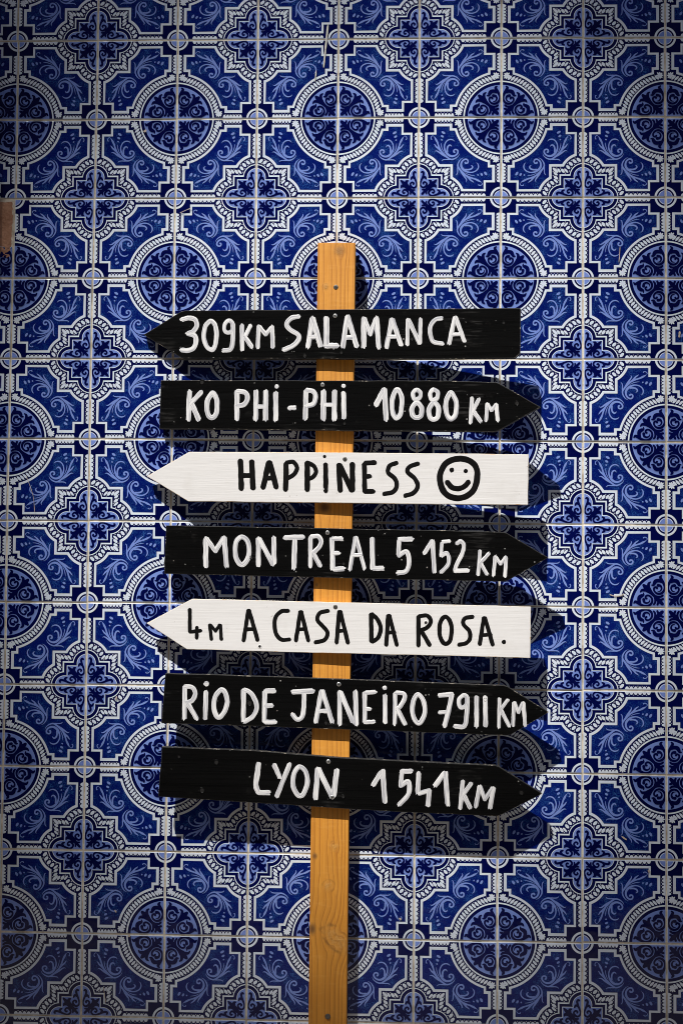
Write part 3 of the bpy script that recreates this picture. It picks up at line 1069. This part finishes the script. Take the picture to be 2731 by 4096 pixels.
def fixed(name, parent, mesh3, mats, origin, smooth=False):
    v, f, mi = mesh3
    return add_mesh(name, v, f, mats, parent, origin, mat_idx=mi, smooth=smooth)


dep, sl = post_front(1148)
p = on_plane(1343, 1148.7, dep)
fixed('screw', post, screw_mesh(p, Vector((sl, -1, 0)) * -1 if False else Vector((-sl, -1, 0)), 0.0044, 0.0010), [M_DARKSCREW, M_RECESS_SHADE], p)
dep, sl = post_front(4066)
p = on_plane(1310.6, 4066, dep)
fixed('screw', post, screw_mesh(p, Vector((0, -1, 0)), 0.0050, 0.0030, cross=False), [M_DARKSCREW, M_RECESS_SHADE], p)

# crops of the photograph the lettering was read from: left, top, scale
K1, K2, K3, K4 = (550, 1200, 1.9216), (1366, 1200, 1.9216), (550, 1780, 1.9216), (1366, 1780, 1.6788)
K5, K6, K7, K8 = (550, 2360, 1.9216), (1366, 2360, 1.6788), (550, 2900, 1.9216), (1366, 2900, 1.6788)
K9, K0 = (1200, 1600, 2.6133), (0, 0, 1.0)


def S(w, *pts): return ('s', w, pts)            # open stroke; two points = straight
def O(w, *pts): return ('o', w, pts)            # closed loop
def D(x, y, r): return ('d', r, ((x, y),))      # dot


def lettering(name, board, groups, plane, mat, origin, white):
    """hand-painted strokes; each word becomes a part of its own"""
    items = []
    for crop, strokes in groups:
        ox, oy, sc = crop
        for kind, w, pts in strokes:
            hw = w / sc * (1.0 if kind == 'd' else 0.5)
            xs = [ox + a / sc for a, b in pts]
            items.append((min(xs) - hw, max(xs) + hw, crop, (kind, w, pts)))
    items.sort(key=lambda t: t[0])
    words, right = [], -1e9
    for x0_, x1_, crop, st in items:
        if x0_ - right > 30 or not words: words.append([])
        words[-1].append((crop, [st]))
        right = max(right, x1_)
    for wgroups in words:
        paint_word(name, board, wgroups, plane, mat, origin, white)


def paint_word(name, board, groups, plane, mat, origin, white):
    depth, slope, x0 = plane
    vs_, fs_, uvs = [], [], []
    lift = 0.0003
    seed = 0.0
    M_ = 7
    for crop, strokes in groups:
        ox, oy, sc = crop
        for kind, w, pts in strokes:
            seed += 0.37
            lift += 0.00002
            if lift > 0.0007: lift = 0.0003
            if kind == 'd':
                x, y = pts[0]
                px, py, r = ox + x / sc, oy + y / sc, w / sc
                n_ = 14; b0 = len(vs_)
                vs_.append(on_plane(px, py, depth + lift + 0.0003, slope, x0)); uvs.append((seed, seed))
                for i in range(n_):
                    a = 2 * math.pi * i / n_; rr = r * random.uniform(.9, 1.08)
                    vs_.append(on_plane(px + rr * math.cos(a), py + rr * math.sin(a), depth + 0.00015, slope, x0))
                    uvs.append((seed + rr * math.cos(a) / 2147, seed + rr * math.sin(a) / 2147))
                for i in range(n_): fs_.append((b0, b0 + 1 + (i + 1) % n_, b0 + 1 + i))
                continue
            closed = kind == 'o'
            nn = 14 if len(pts) == 2 else 7
            P = catmull([(ox + a / sc, oy + b / sc, 1.0) for a, b in pts], nn, closed)[:, :2]
            L = len(P)
            d = np.gradient(P, axis=0)
            if closed:
                d[0] = d[-1] = P[1] - P[-2]
            ln = np.linalg.norm(d, axis=1)[:, None]; d = d / (ln + 1e-9)
            nr = np.stack([-d[:, 1], d[:, 0]], 1)
            acc = np.concatenate([[0], np.cumsum(np.linalg.norm(np.diff(P, axis=0), axis=1))]) / 2147
            hw = w / sc / 2 * (0.96 if white else 1.14)
            wig = np.convolve(rng.normal(0, 1, L + 4), np.ones(3) / 3, 'same')[2:-2] * 0.075
            wig2 = np.convolve(rng.normal(0, 1, L + 4), np.ones(3) / 3, 'same')[2:-2] * 0.075
            if closed: wig[-1] = wig[0]; wig2[-1] = wig2[0]
            b0 = len(vs_)
            e0 = rng.normal(0, 0.30, M_) * hw; e1 = rng.normal(0, 0.30, M_) * hw
            for i in range(L):
                for j in range(M_):
                    s = -1 + 2 * j / (M_ - 1)
                    q = P[i] + nr[i] * hw * s * (1 + (wig[i] if s > 0 else wig2[i]))
                    if not closed and i == 0: q = q - d[i] * (hw * (0.85 - 0.75 * abs(s) ** 2.2) + e0[j] * (0.55 if white else 0.15))
                    if not closed and i == L - 1: q = q + d[i] * (hw * (0.85 - 0.75 * abs(s) ** 2.2) + e1[j] * (0.8 if white else 0.15))
                    h = lift + 0.00007 * (1 - abs(s) ** 3) + 0.00002 * i / L if abs(s) < 1 else 0.0001
                    vs_.append(on_plane(q[0], q[1], depth + h, slope, x0))
                    uvs.append((seed + acc[i], seed * 3 + s * hw / 2147))
            for i in range(L - 1):
                for j in range(M_ - 1):
                    a = b0 + i * M_ + j
                    fs_.append((a, a + 1, a + M_ + 1, a + M_))
    return add_mesh(name, vs_, fs_, mat, board, origin, smooth=True, uv=uvs)


BOARD_T = 0.0142


def arrow_board(label, outline, py_mid, slope, white, chip=()):
    """outline in pixels, clockwise seen from the front; returns board object, its plane and origin"""
    dep, _ = post_front(py_mid)
    depth = dep + BOARD_T + 0.0004
    x0 = on_plane(post_x(py_mid), py_mid, depth).x
    plane = (depth, slope, x0)
    pts = []
    n = len(outline)
    for i in range(n):
        a, b = Vector(outline[i]), Vector(outline[(i + 1) % n])
        L = (b - a).length
        k = max(1, int(L / 45))
        for j in range(k):
            t = j / k
            q = a.lerp(b, t)
            if j:
                nrm = Vector((b.y - a.y, a.x - b.x)).normalized()
                q += nrm * random.gauss(0, 0.45)
            pts.append(q)
    P3 = [on_plane(q.x, q.y, *plane) for q in pts]
    nrm = Vector((-slope, -1, 0)).normalized()
    origin = sum(P3, Vector()) / len(P3)
    bm = bmesh.new()
    fv = [bm.verts.new(p) for p in P3]
    f = bm.faces.new(fv)
    f.normal_update()
    if f.normal.dot(nrm) < 0: f.normal_flip()
    ex = bmesh.ops.extrude_face_region(bm, geom=[f])
    newv = [e for e in ex['geom'] if isinstance(e, bmesh.types.BMVert)]
    back = [v for v in newv]
    for v in back: v.co -= nrm * BOARD_T
    bmesh.ops.recalc_face_normals(bm, faces=bm.faces[:])
    bm.normal_update()
    edges = [e for e in bm.edges if len(e.link_faces) == 2 and e.calc_face_angle(0) > 0.6]
    bmesh.ops.bevel(bm, geom=edges, offset=0.0010, segments=2, profile=0.6, affect='EDGES')
    bm.normal_update()
    bm.verts.index_update()
    vs_ = [v.co.copy() for v in bm.verts]
    fs_ = [[v.index for v in f.verts] for f in bm.faces]
    mi = [0 if f.normal.dot(nrm) > 0.985 else 1 for f in bm.faces]
    bm.free()
    o = add_mesh('sign_board', vs_, fs_, [M_WHITEB, M_WEDGE] if white else [M_BLACKB, M_BEDGE], sign, origin, mat_idx=mi)
    tag(o, label)
    # paint each board's grain from its own place in the wood
    return o, plane, origin, nrm


def dress(board, plane, origin, nrm, screws, holes, white, dark=False):
    for (crop, x, y) in screws:
        p = on_plane(crop[0] + x / crop[2], crop[1] + y / crop[2], *plane)
        fixed('screw', board, screw_mesh(p, nrm, 0.0040), [M_DARKSCREW if dark else M_ZINC, M_RECESS_SHADE], p)
    for (crop, x, y, r) in holes:
        p = on_plane(crop[0] + x / crop[2], crop[1] + y / crop[2], *plane)
        fixed('screw_hole', board, disc_mesh(p + nrm * 0.00005, nrm, r), [(M_WHITEB if white else M_BLACKB), M_HOLE_SHADE], p)


# 1
b1 = arrow_board('black board pointing left, lettered 309km Salamanca',
                 [(574, 1339), (722, 1247), (740, 1242), (1366, 1237), (2078, 1232), (2081, 1235), (2079, 1413), (2058, 1432), (1730, 1435), (1200, 1434), (736, 1433), (722, 1429)], 1336, 0.115, False)
lettering('lettering', b1[0], [
    (K1, [S(38, (345, 150), (395, 138), (445, 152), (456, 198), (430, 240), (392, 256)), S(38, (388, 256), (440, 275), (450, 322), (430, 370), (385, 388), (342, 384)),
          O(36, (560, 162), (522, 205), (512, 290), (535, 360), (575, 382), (600, 340), (608, 250), (592, 185)),
          O(32, (706, 158), (676, 180), (668, 228), (692, 252), (726, 236), (732, 185)), S(36, (735, 190), (734, 300), (720, 372), (692, 386), (658, 386)),
          S(34, (803, 195), (806, 380)), S(32, (868, 198), (826, 282)), S(36, (828, 285), (878, 360)),
          S(34, (932, 200), (925, 365)), S(32, (938, 205), (985, 265)), S(32, (985, 265), (1030, 210)), S(34, (1035, 205), (1040, 362)),
          S(38, (1238, 128), (1180, 142), (1147, 188), (1178, 232), (1236, 268), (1234, 312), (1190, 355), (1124, 383)),
          S(42, (1342, 145), (1312, 355)), S(42, (1348, 145), (1405, 350)), S(36, (1328, 285), (1378, 283)),
          S(46, (1452, 140), (1452, 350)), S(44, (1455, 352), (1535, 350))]),
    (K2, [S(40, (42, 130), (10, 355)), S(40, (48, 128), (115, 355)), S(36, (28, 288), (85, 286)),
          S(42, (172, 145), (170, 360)), S(36, (176, 145), (220, 262)), S(34, (220, 262), (262, 145)), S(40, (268, 140), (285, 362)),
          S(38, (386, 152), (345, 358)), S(38, (390, 152), (455, 345)), S(34, (370, 282), (430, 282)),
          S(30, (508, 150), (504, 340)), S(34, (514, 152), (596, 330)), S(32, (605, 148), (602, 330)),
          S(34, (765, 142), (720, 152), (682, 202), (682, 270), (706, 322), (775, 336)),
          S(34, (868, 135), (826, 332)), S(34, (876, 135), (942, 315)), S(30, (850, 266), (915, 262))])],
    b1[1], M_WLET, b1[2], True)
dress(*b1, [(K1, 1518, 122)], [(K0, 1365, 1410.7, .003), (K2, 540, 300, .003), (K2, 1243, 175, .0028), (K1, 1285, 428, .0035)], False)
# 2
b2 = arrow_board('black board pointing right, lettered Ko Phi-Phi 10880 km',
                 [(644, 1521), (1366, 1522), (1800, 1522.6), (1982, 1529), (1992, 1532), (2161, 1628), (1994, 1721), (1980, 1726), (1500, 1723), (1000, 1718), (638.5, 1715)], 1624, 0.113, False)
lettering('lettering', b2[0], [
    (K1, [S(40, (400, 705), (392, 920)), S(38, (490, 708), (415, 790)), S(42, (415, 792), (470, 915)),
          O(40, (572, 718), (537, 780), (540, 868), (570, 905), (608, 868), (610, 772), (592, 728)),
          S(40, (765, 705), (765, 915)), S(38, (772, 700), (830, 712), (845, 758), (820, 802), (772, 814)),
          S(40, (912, 705), (910, 915)), S(42, (986, 705), (985, 915)), S(34, (925, 820), (980, 820)),
          S(40, (1063, 715), (1063, 918)), D(1070, 665, 17), S(36, (1168, 830), (1210, 828)),
          S(40, (1295, 700), (1290, 910)), S(38, (1302, 692), (1354, 706), (1368, 750), (1350, 800), (1302, 814)),
          S(42, (1430, 705), (1428, 912)), S(42, (1512, 705), (1512, 912)), S(34, (1440, 806), (1505, 806))]),
    (K2, [S(38, (15, 715), (18, 905)), D(15, 660, 17), S(44, (325, 690), (265, 802)), S(42, (330, 690), (342, 918)),
          O(38, (418, 692), (390, 760), (392, 862), (420, 908), (452, 872), (462, 765), (445, 705)),
          O(34, (575, 690), (547, 718), (560, 762), (598, 752), (604, 712)), O(38, (576, 788), (540, 832), (546, 885), (578, 905), (610, 885), (612, 825)),
          O(34, (706, 690), (680, 718), (692, 768), (730, 756), (738, 712)), O(38, (706, 790), (670, 840), (676, 898), (706, 920), (738, 895), (742, 825)),
          O(38, (832, 715), (800, 790), (808, 880), (840, 915), (874, 880), (880, 795), (858, 735)),
          S(32, (1000, 755), (990, 940)), S(32, (1053, 762), (1010, 850)), S(34, (1010, 852), (1065, 930)),
          S(30, (1118, 798), (1110, 925)), S(28, (1122, 800), (1150, 850)), S(28, (1150, 850), (1184, 802)), S(32, (1188, 805), (1198, 925))])],
    b2[1], M_WLET, b2[2], True)
dress(*b2, [(K1, 1422, 652)], [(K2, 22, 950, .0028), (K1, 497, 632, .004), (K2, 1345, 793, .004)], False)
# 3
b3 = arrow_board('white board pointing left, lettered Happiness with a smiley face',
                 [(587.5, 1905), (757, 1807), (1366, 1810), (1800, 1814), (2113.6, 1817.5), (2112, 1920), (2110.6, 2019.5), (1700, 2016), (1300, 2011), (753, 2005)], 1912, 0.090, True)
lettering('lettering', b3[0], [
    (K3, [S(38, (793, 122), (798, 335)), S(38, (878, 128), (888, 330)), S(34, (805, 236), (880, 234)),
          S(38, (1008, 135), (966, 325)), S(38, (1018, 135), (1064, 322)), S(32, (988, 256), (1040, 254)),
          S(36, (1142, 145), (1138, 342)), S(30, (1145, 136), (1195, 130), (1225, 172), (1206, 222), (1155, 256)),
          S(38, (1305, 138), (1304, 342)), S(30, (1312, 138), (1355, 162), (1372, 205), (1348, 246), (1315, 260)),
          S(34, (1445, 150), (1446, 352)), D(1437, 88, 13)]),
    (K9, [S(50, (405, 680), (418, 945)), S(52, (412, 680), (538, 940)), S(50, (545, 670), (548, 940))]),
    (K4, [S(30, (152, 130), (155, 310)), S(30, (158, 122), (222, 118)), S(28, (158, 212), (190, 210)), S(30, (158, 312), (212, 312)),
          S(27, (368, 120), (322, 140), (312, 185), (355, 225), (370, 270), (346, 314), (285, 328)),
          S(27, (512, 125), (457, 145), (442, 180), (490, 225), (510, 275), (482, 322), (426, 340))])],
    b3[1], M_BLET, b3[2], False)
lettering('smiley_face', b3[0], [(K4, [O(36, (785, 92), (705, 118), (662, 190), (665, 270), (705, 333), (785, 358), (865, 325), (905, 250), (905, 160), (860, 108)),
                                      D(738, 168, 17), D(832, 175, 15), S(32, (708, 250), (740, 284), (785, 294), (825, 276), (850, 248))])],
          b3[1], M_BLET, b3[2], False)
dress(*b3, [(K4, 22, 95)], [(K3, 1445, 338, .0032)], True, True)
# 4
b4 = arrow_board('black board pointing right, lettered Montreal 5152 km',
                 [(664.5, 2101.6), (1000, 2107), (1366, 2114), (1800, 2122), (2010, 2128), (2026, 2132), (2192, 2230), (2030, 2322), (2014, 2326), (1500, 2315), (1000, 2303), (656.7, 2295), (658, 2270), (657, 2245), (660, 2220), (659, 2195), (663, 2160)], 2215, 0.070, False)
lettering('lettering', b4[0], [
    (K3, [S(40, (525, 720), (526, 930)), S(36, (532, 720), (600, 815)), S(36, (600, 815), (660, 715)), S(38, (668, 712), (685, 930)),
          O(38, (795, 708), (757, 752), (752, 840), (776, 902), (810, 920), (850, 868), (858, 792), (838, 728)),
          S(38, (928, 720), (930, 922)), S(38, (936, 722), (1040, 915)), S(38, (1048, 712), (1050, 910)),
          S(42, (1138, 712), (1270, 708)), S(40, (1208, 735), (1203, 945)),
          S(36, (1330, 712), (1328, 930)), S(36, (1335, 705), (1388, 702), (1412, 742), (1392, 788), (1350, 828)), S(36, (1355, 840), (1403, 930))]),
    (K9, [S(54, (332, 1450), (342, 1770)), S(50, (350, 1452), (435, 1450)), S(46, (355, 1602), (410, 1600)), S(54, (350, 1772), (452, 1762)),
          S(44, (578, 1440), (520, 1775)), S(44, (586, 1440), (672, 1760)), S(44, (550, 1622), (632, 1622))]),
    (K4, [S(34, (205, 630), (208, 825)), S(34, (212, 828), (275, 828)),
          S(34, (470, 632), (388, 634)), S(30, (385, 642), (381, 738)), S(32, (384, 742), (430, 715), (450, 750), (450, 810), (428, 850), (376, 858)),
          S(30, (606, 645), (556, 726)), S(30, (610, 645), (622, 850)),
          S(26, (722, 646), (678, 650)), S(24, (672, 656), (666, 740)), S(28, (668, 745), (702, 726), (720, 760), (710, 808), (668, 853)),
          S(28, (772, 662), (800, 646), (820, 675), (808, 730), (775, 795), (760, 838)), S(30, (762, 845), (845, 843)),
          S(25, (928, 710), (915, 870)), S(25, (988, 728), (932, 790)), S(26, (932, 792), (973, 866)),
          S(25, (1030, 750), (1018, 876)), S(23, (1034, 752), (1066, 800)), S(23, (1066, 800), (1098, 754)), S(26, (1103, 756), (1096, 880))])],
    b4[1], M_WLET, b4[2], True)
dress(*b4, [(K3, 1460, 675)], [(K9, 455, 1712, .003), (K3, 875, 865, .003)], False)
# 5
b5 = arrow_board('white board pointing left, lettered 4m A Casa da Rosa',
                 [(586.4, 2492.7), (760, 2400), (771, 2395.4), (1366, 2410), (1800, 2419), (2122.5, 2427), (2121, 2530), (2119.5, 2632.8), (1800, 2623), (1300, 2612), (747.7, 2597)], 2512, 0.058, True)
lettering('lettering', b5[0], [
    (K5, [S(27, (403, 150), (403, 318)), S(26, (405, 322), (486, 312)), S(26, (458, 288), (456, 368)),
          S(24, (556, 268), (568, 378)), S(22, (562, 268), (600, 316)), S(22, (600, 316), (632, 268)), S(24, (638, 270), (645, 378)),
          S(28, (852, 158), (816, 388)), S(28, (860, 158), (922, 384)), S(26, (842, 302), (890, 300)),
          S(28, (1158, 160), (1102, 166), (1057, 222), (1060, 320), (1102, 380), (1168, 380)),
          S(28, (1250, 168), (1218, 388)), S(28, (1258, 168), (1312, 388)), S(26, (1235, 302), (1290, 300)),
          S(28, (1464, 160), (1402, 175), (1382, 230), (1430, 285), (1460, 330), (1436, 384), (1367, 402))]),
    (K0, [S(15, (1356, 2447), (1346, 2570)), S(15, (1361, 2447), (1391, 2570)), S(14, (1353, 2524), (1378, 2522))]),
    (K6, [S(28, (197, 165), (200, 342)), S(26, (204, 162), (242, 202), (263, 260), (242, 322), (207, 346)),
          S(25, (312, 172), (300, 368)), S(25, (320, 172), (370, 368)), S(23, (312, 286), (355, 284)),
          S(26, (515, 180), (515, 372)), S(25, (520, 176), (572, 172), (598, 205), (582, 244), (534, 272)), S(26, (540, 285), (590, 368)),
          O(26, (692, 180), (660, 222), (658, 300), (685, 358), (724, 345), (738, 272), (726, 207)),
          S(25, (878, 180), (826, 190), (816, 230), (855, 275), (860, 328), (832, 358), (787, 368)),
          S(25, (953, 188), (926, 362)), S(25, (962, 188), (1012, 366)), S(23, (938, 302), (1000, 300)), D(1088, 349, 15)])],
    b5[1], M_BLET, b5[2], False)
dress(*b5, [(K5, 1520, 130)], [(K6, 565, 220, .0032), (K5, 940, 435, .0030)], True, True)
# 6
b6 = arrow_board('black board pointing right, lettered Rio de Janeiro 7911 km',
                 [(662, 2693), (1000, 2703), (1366, 2716), (1800, 2733), (2012, 2741), (2029, 2746), (2194, 2848.4), (2044, 2937), (2026, 2942), (1500, 2922), (1000, 2904), (646, 2893.4)], 2820, 0.018, False)
lettering('lettering', b6[0], [
    (K5, [S(36, (365, 745), (362, 985)), S(36, (370, 740), (425, 752), (445, 800), (422, 848), (382, 865)), S(38, (388, 872), (455, 988)),
          S(38, (528, 785), (522, 988)), D(530, 720, 21),
          O(38, (645, 767), (602, 812), (587, 890), (602, 958), (632, 978), (670, 930), (690, 860), (676, 792)),
          S(38, (815, 770), (815, 1005)), S(36, (822, 766), (872, 792), (910, 860), (914, 920), (880, 978), (822, 1013)),
          S(38, (978, 782), (975, 1008)), S(38, (985, 775), (1050, 775)), S(36, (990, 890), (1032, 888)), S(38, (985, 1015), (1056, 1015)),
          S(40, (1196, 784), (1346, 776)), S(36, (1280, 800), (1278, 900), (1264, 976), (1226, 994), (1192, 956)),
          S(38, (1412, 780), (1370, 1012)), S(38, (1422, 780), (1495, 1012)), S(34, (1395, 930), (1460, 930))]),
    (K0, [S(19, (1358, 2768), (1358, 2896)), S(20, (1363, 2770), (1410, 2886)), S(20, (1421, 2768), (1425, 2896))]),
    (K6, [S(32, (155, 695), (155, 885)), S(30, (164, 690), (222, 685)), S(28, (165, 800), (188, 799)), S(30, (160, 888), (218, 885)),
          S(32, (290, 710), (292, 890)), D(288, 657, 15),
          S(30, (360, 695), (356, 900)), S(30, (366, 690), (416, 697), (420, 735), (392, 783), (370, 798)), S(32, (376, 805), (424, 900)),
          O(32, (510, 702), (480, 750), (476, 830), (502, 888), (530, 888), (558, 822), (548, 745)),
          S(32, (655, 707), (740, 700)), S(34, (738, 704), (720, 800), (690, 914)), S(26, (655, 822), (696, 820)),
          O(30, (815, 708), (787, 740), (797, 788), (834, 774), (841, 722)), S(32, (842, 725), (840, 820), (824, 912), (762, 915)),
          S(32, (905, 720), (905, 914)), S(32, (963, 720), (965, 910)),
          S(25, (1058, 730), (1055, 920)), S(25, (1113, 738), (1066, 802)), S(28, (1068, 806), (1123, 910)),
          S(26, (1155, 758), (1150, 910)), S(25, (1160, 758), (1186, 820)), S(25, (1186, 820), (1214, 758)), S(27, (1220, 758), (1230, 910))])],
    b6[1], M_WLET, b6[2], True)
dress(*b6, [(K5, 1547, 725)], [(K5, 862, 870, .0045), (K5, 1448, 1020, .003), (K6, 963, 737, .0028)], False)
# 7
b7 = arrow_board('black board pointing right, lettered Lyon 1541 km, lowest on the post',
                 [(648, 2987), (1000, 3001), (1366, 3031), (1700, 3048), (1978, 3061), (1994, 3066), (2168, 3175), (2004, 3259), (1984, 3265), (1600, 3248), (1366, 3234), (1000, 3210), (633, 3186)], 3128, 0.0, False)
lettering('lettering', b7[0], [
    (K7, [S(42, (930, 298), (920, 380), (910, 460), (925, 512)), S(42, (932, 519), (1010, 520)), S(38, (1052, 308), (1092, 398)), S(38, (1168, 302), (1072, 545)),
          O(38, (1240, 322), (1202, 380), (1196, 470), (1236, 540), (1274, 530), (1305, 442), (1290, 355)),
          S(42, (1383, 340), (1368, 560)), S(40, (1392, 338), (1495, 555)), S(42, (1530, 350), (1510, 540))]),
    (K8, [S(34, (266, 316), (212, 402)), S(36, (276, 310), (290, 515)),
          S(34, (465, 310), (404, 312)), S(30, (404, 320), (396, 405)), S(32, (398, 408), (444, 378), (455, 420), (444, 472), (388, 533)),
          S(34, (517, 325), (510, 452)), S(32, (518, 460), (588, 440)), S(34, (588, 440), (579, 540)),
          S(34, (688, 322), (628, 406)), S(34, (696, 320), (710, 530)),
          S(30, (812, 380), (796, 555)), S(30, (868, 394), (818, 464)), S(32, (818, 470), (860, 552)),
          S(30, (924, 414), (900, 546)), S(28, (930, 414), (960, 500)), S(28, (960, 500), (1010, 424)), S(32, (1018, 425), (996, 555))])],
    b7[1], M_WLET, b7[2], True)
dress(*b7, [(K7, 1467, 282), (K7, 1497, 555)], [(K7, 320, 245, .0025), (K7, 607, 287, .004), (K7, 497, 502, .0045), (K8, 1205, 455, .004), (K8, 10, 480, .003)], False)
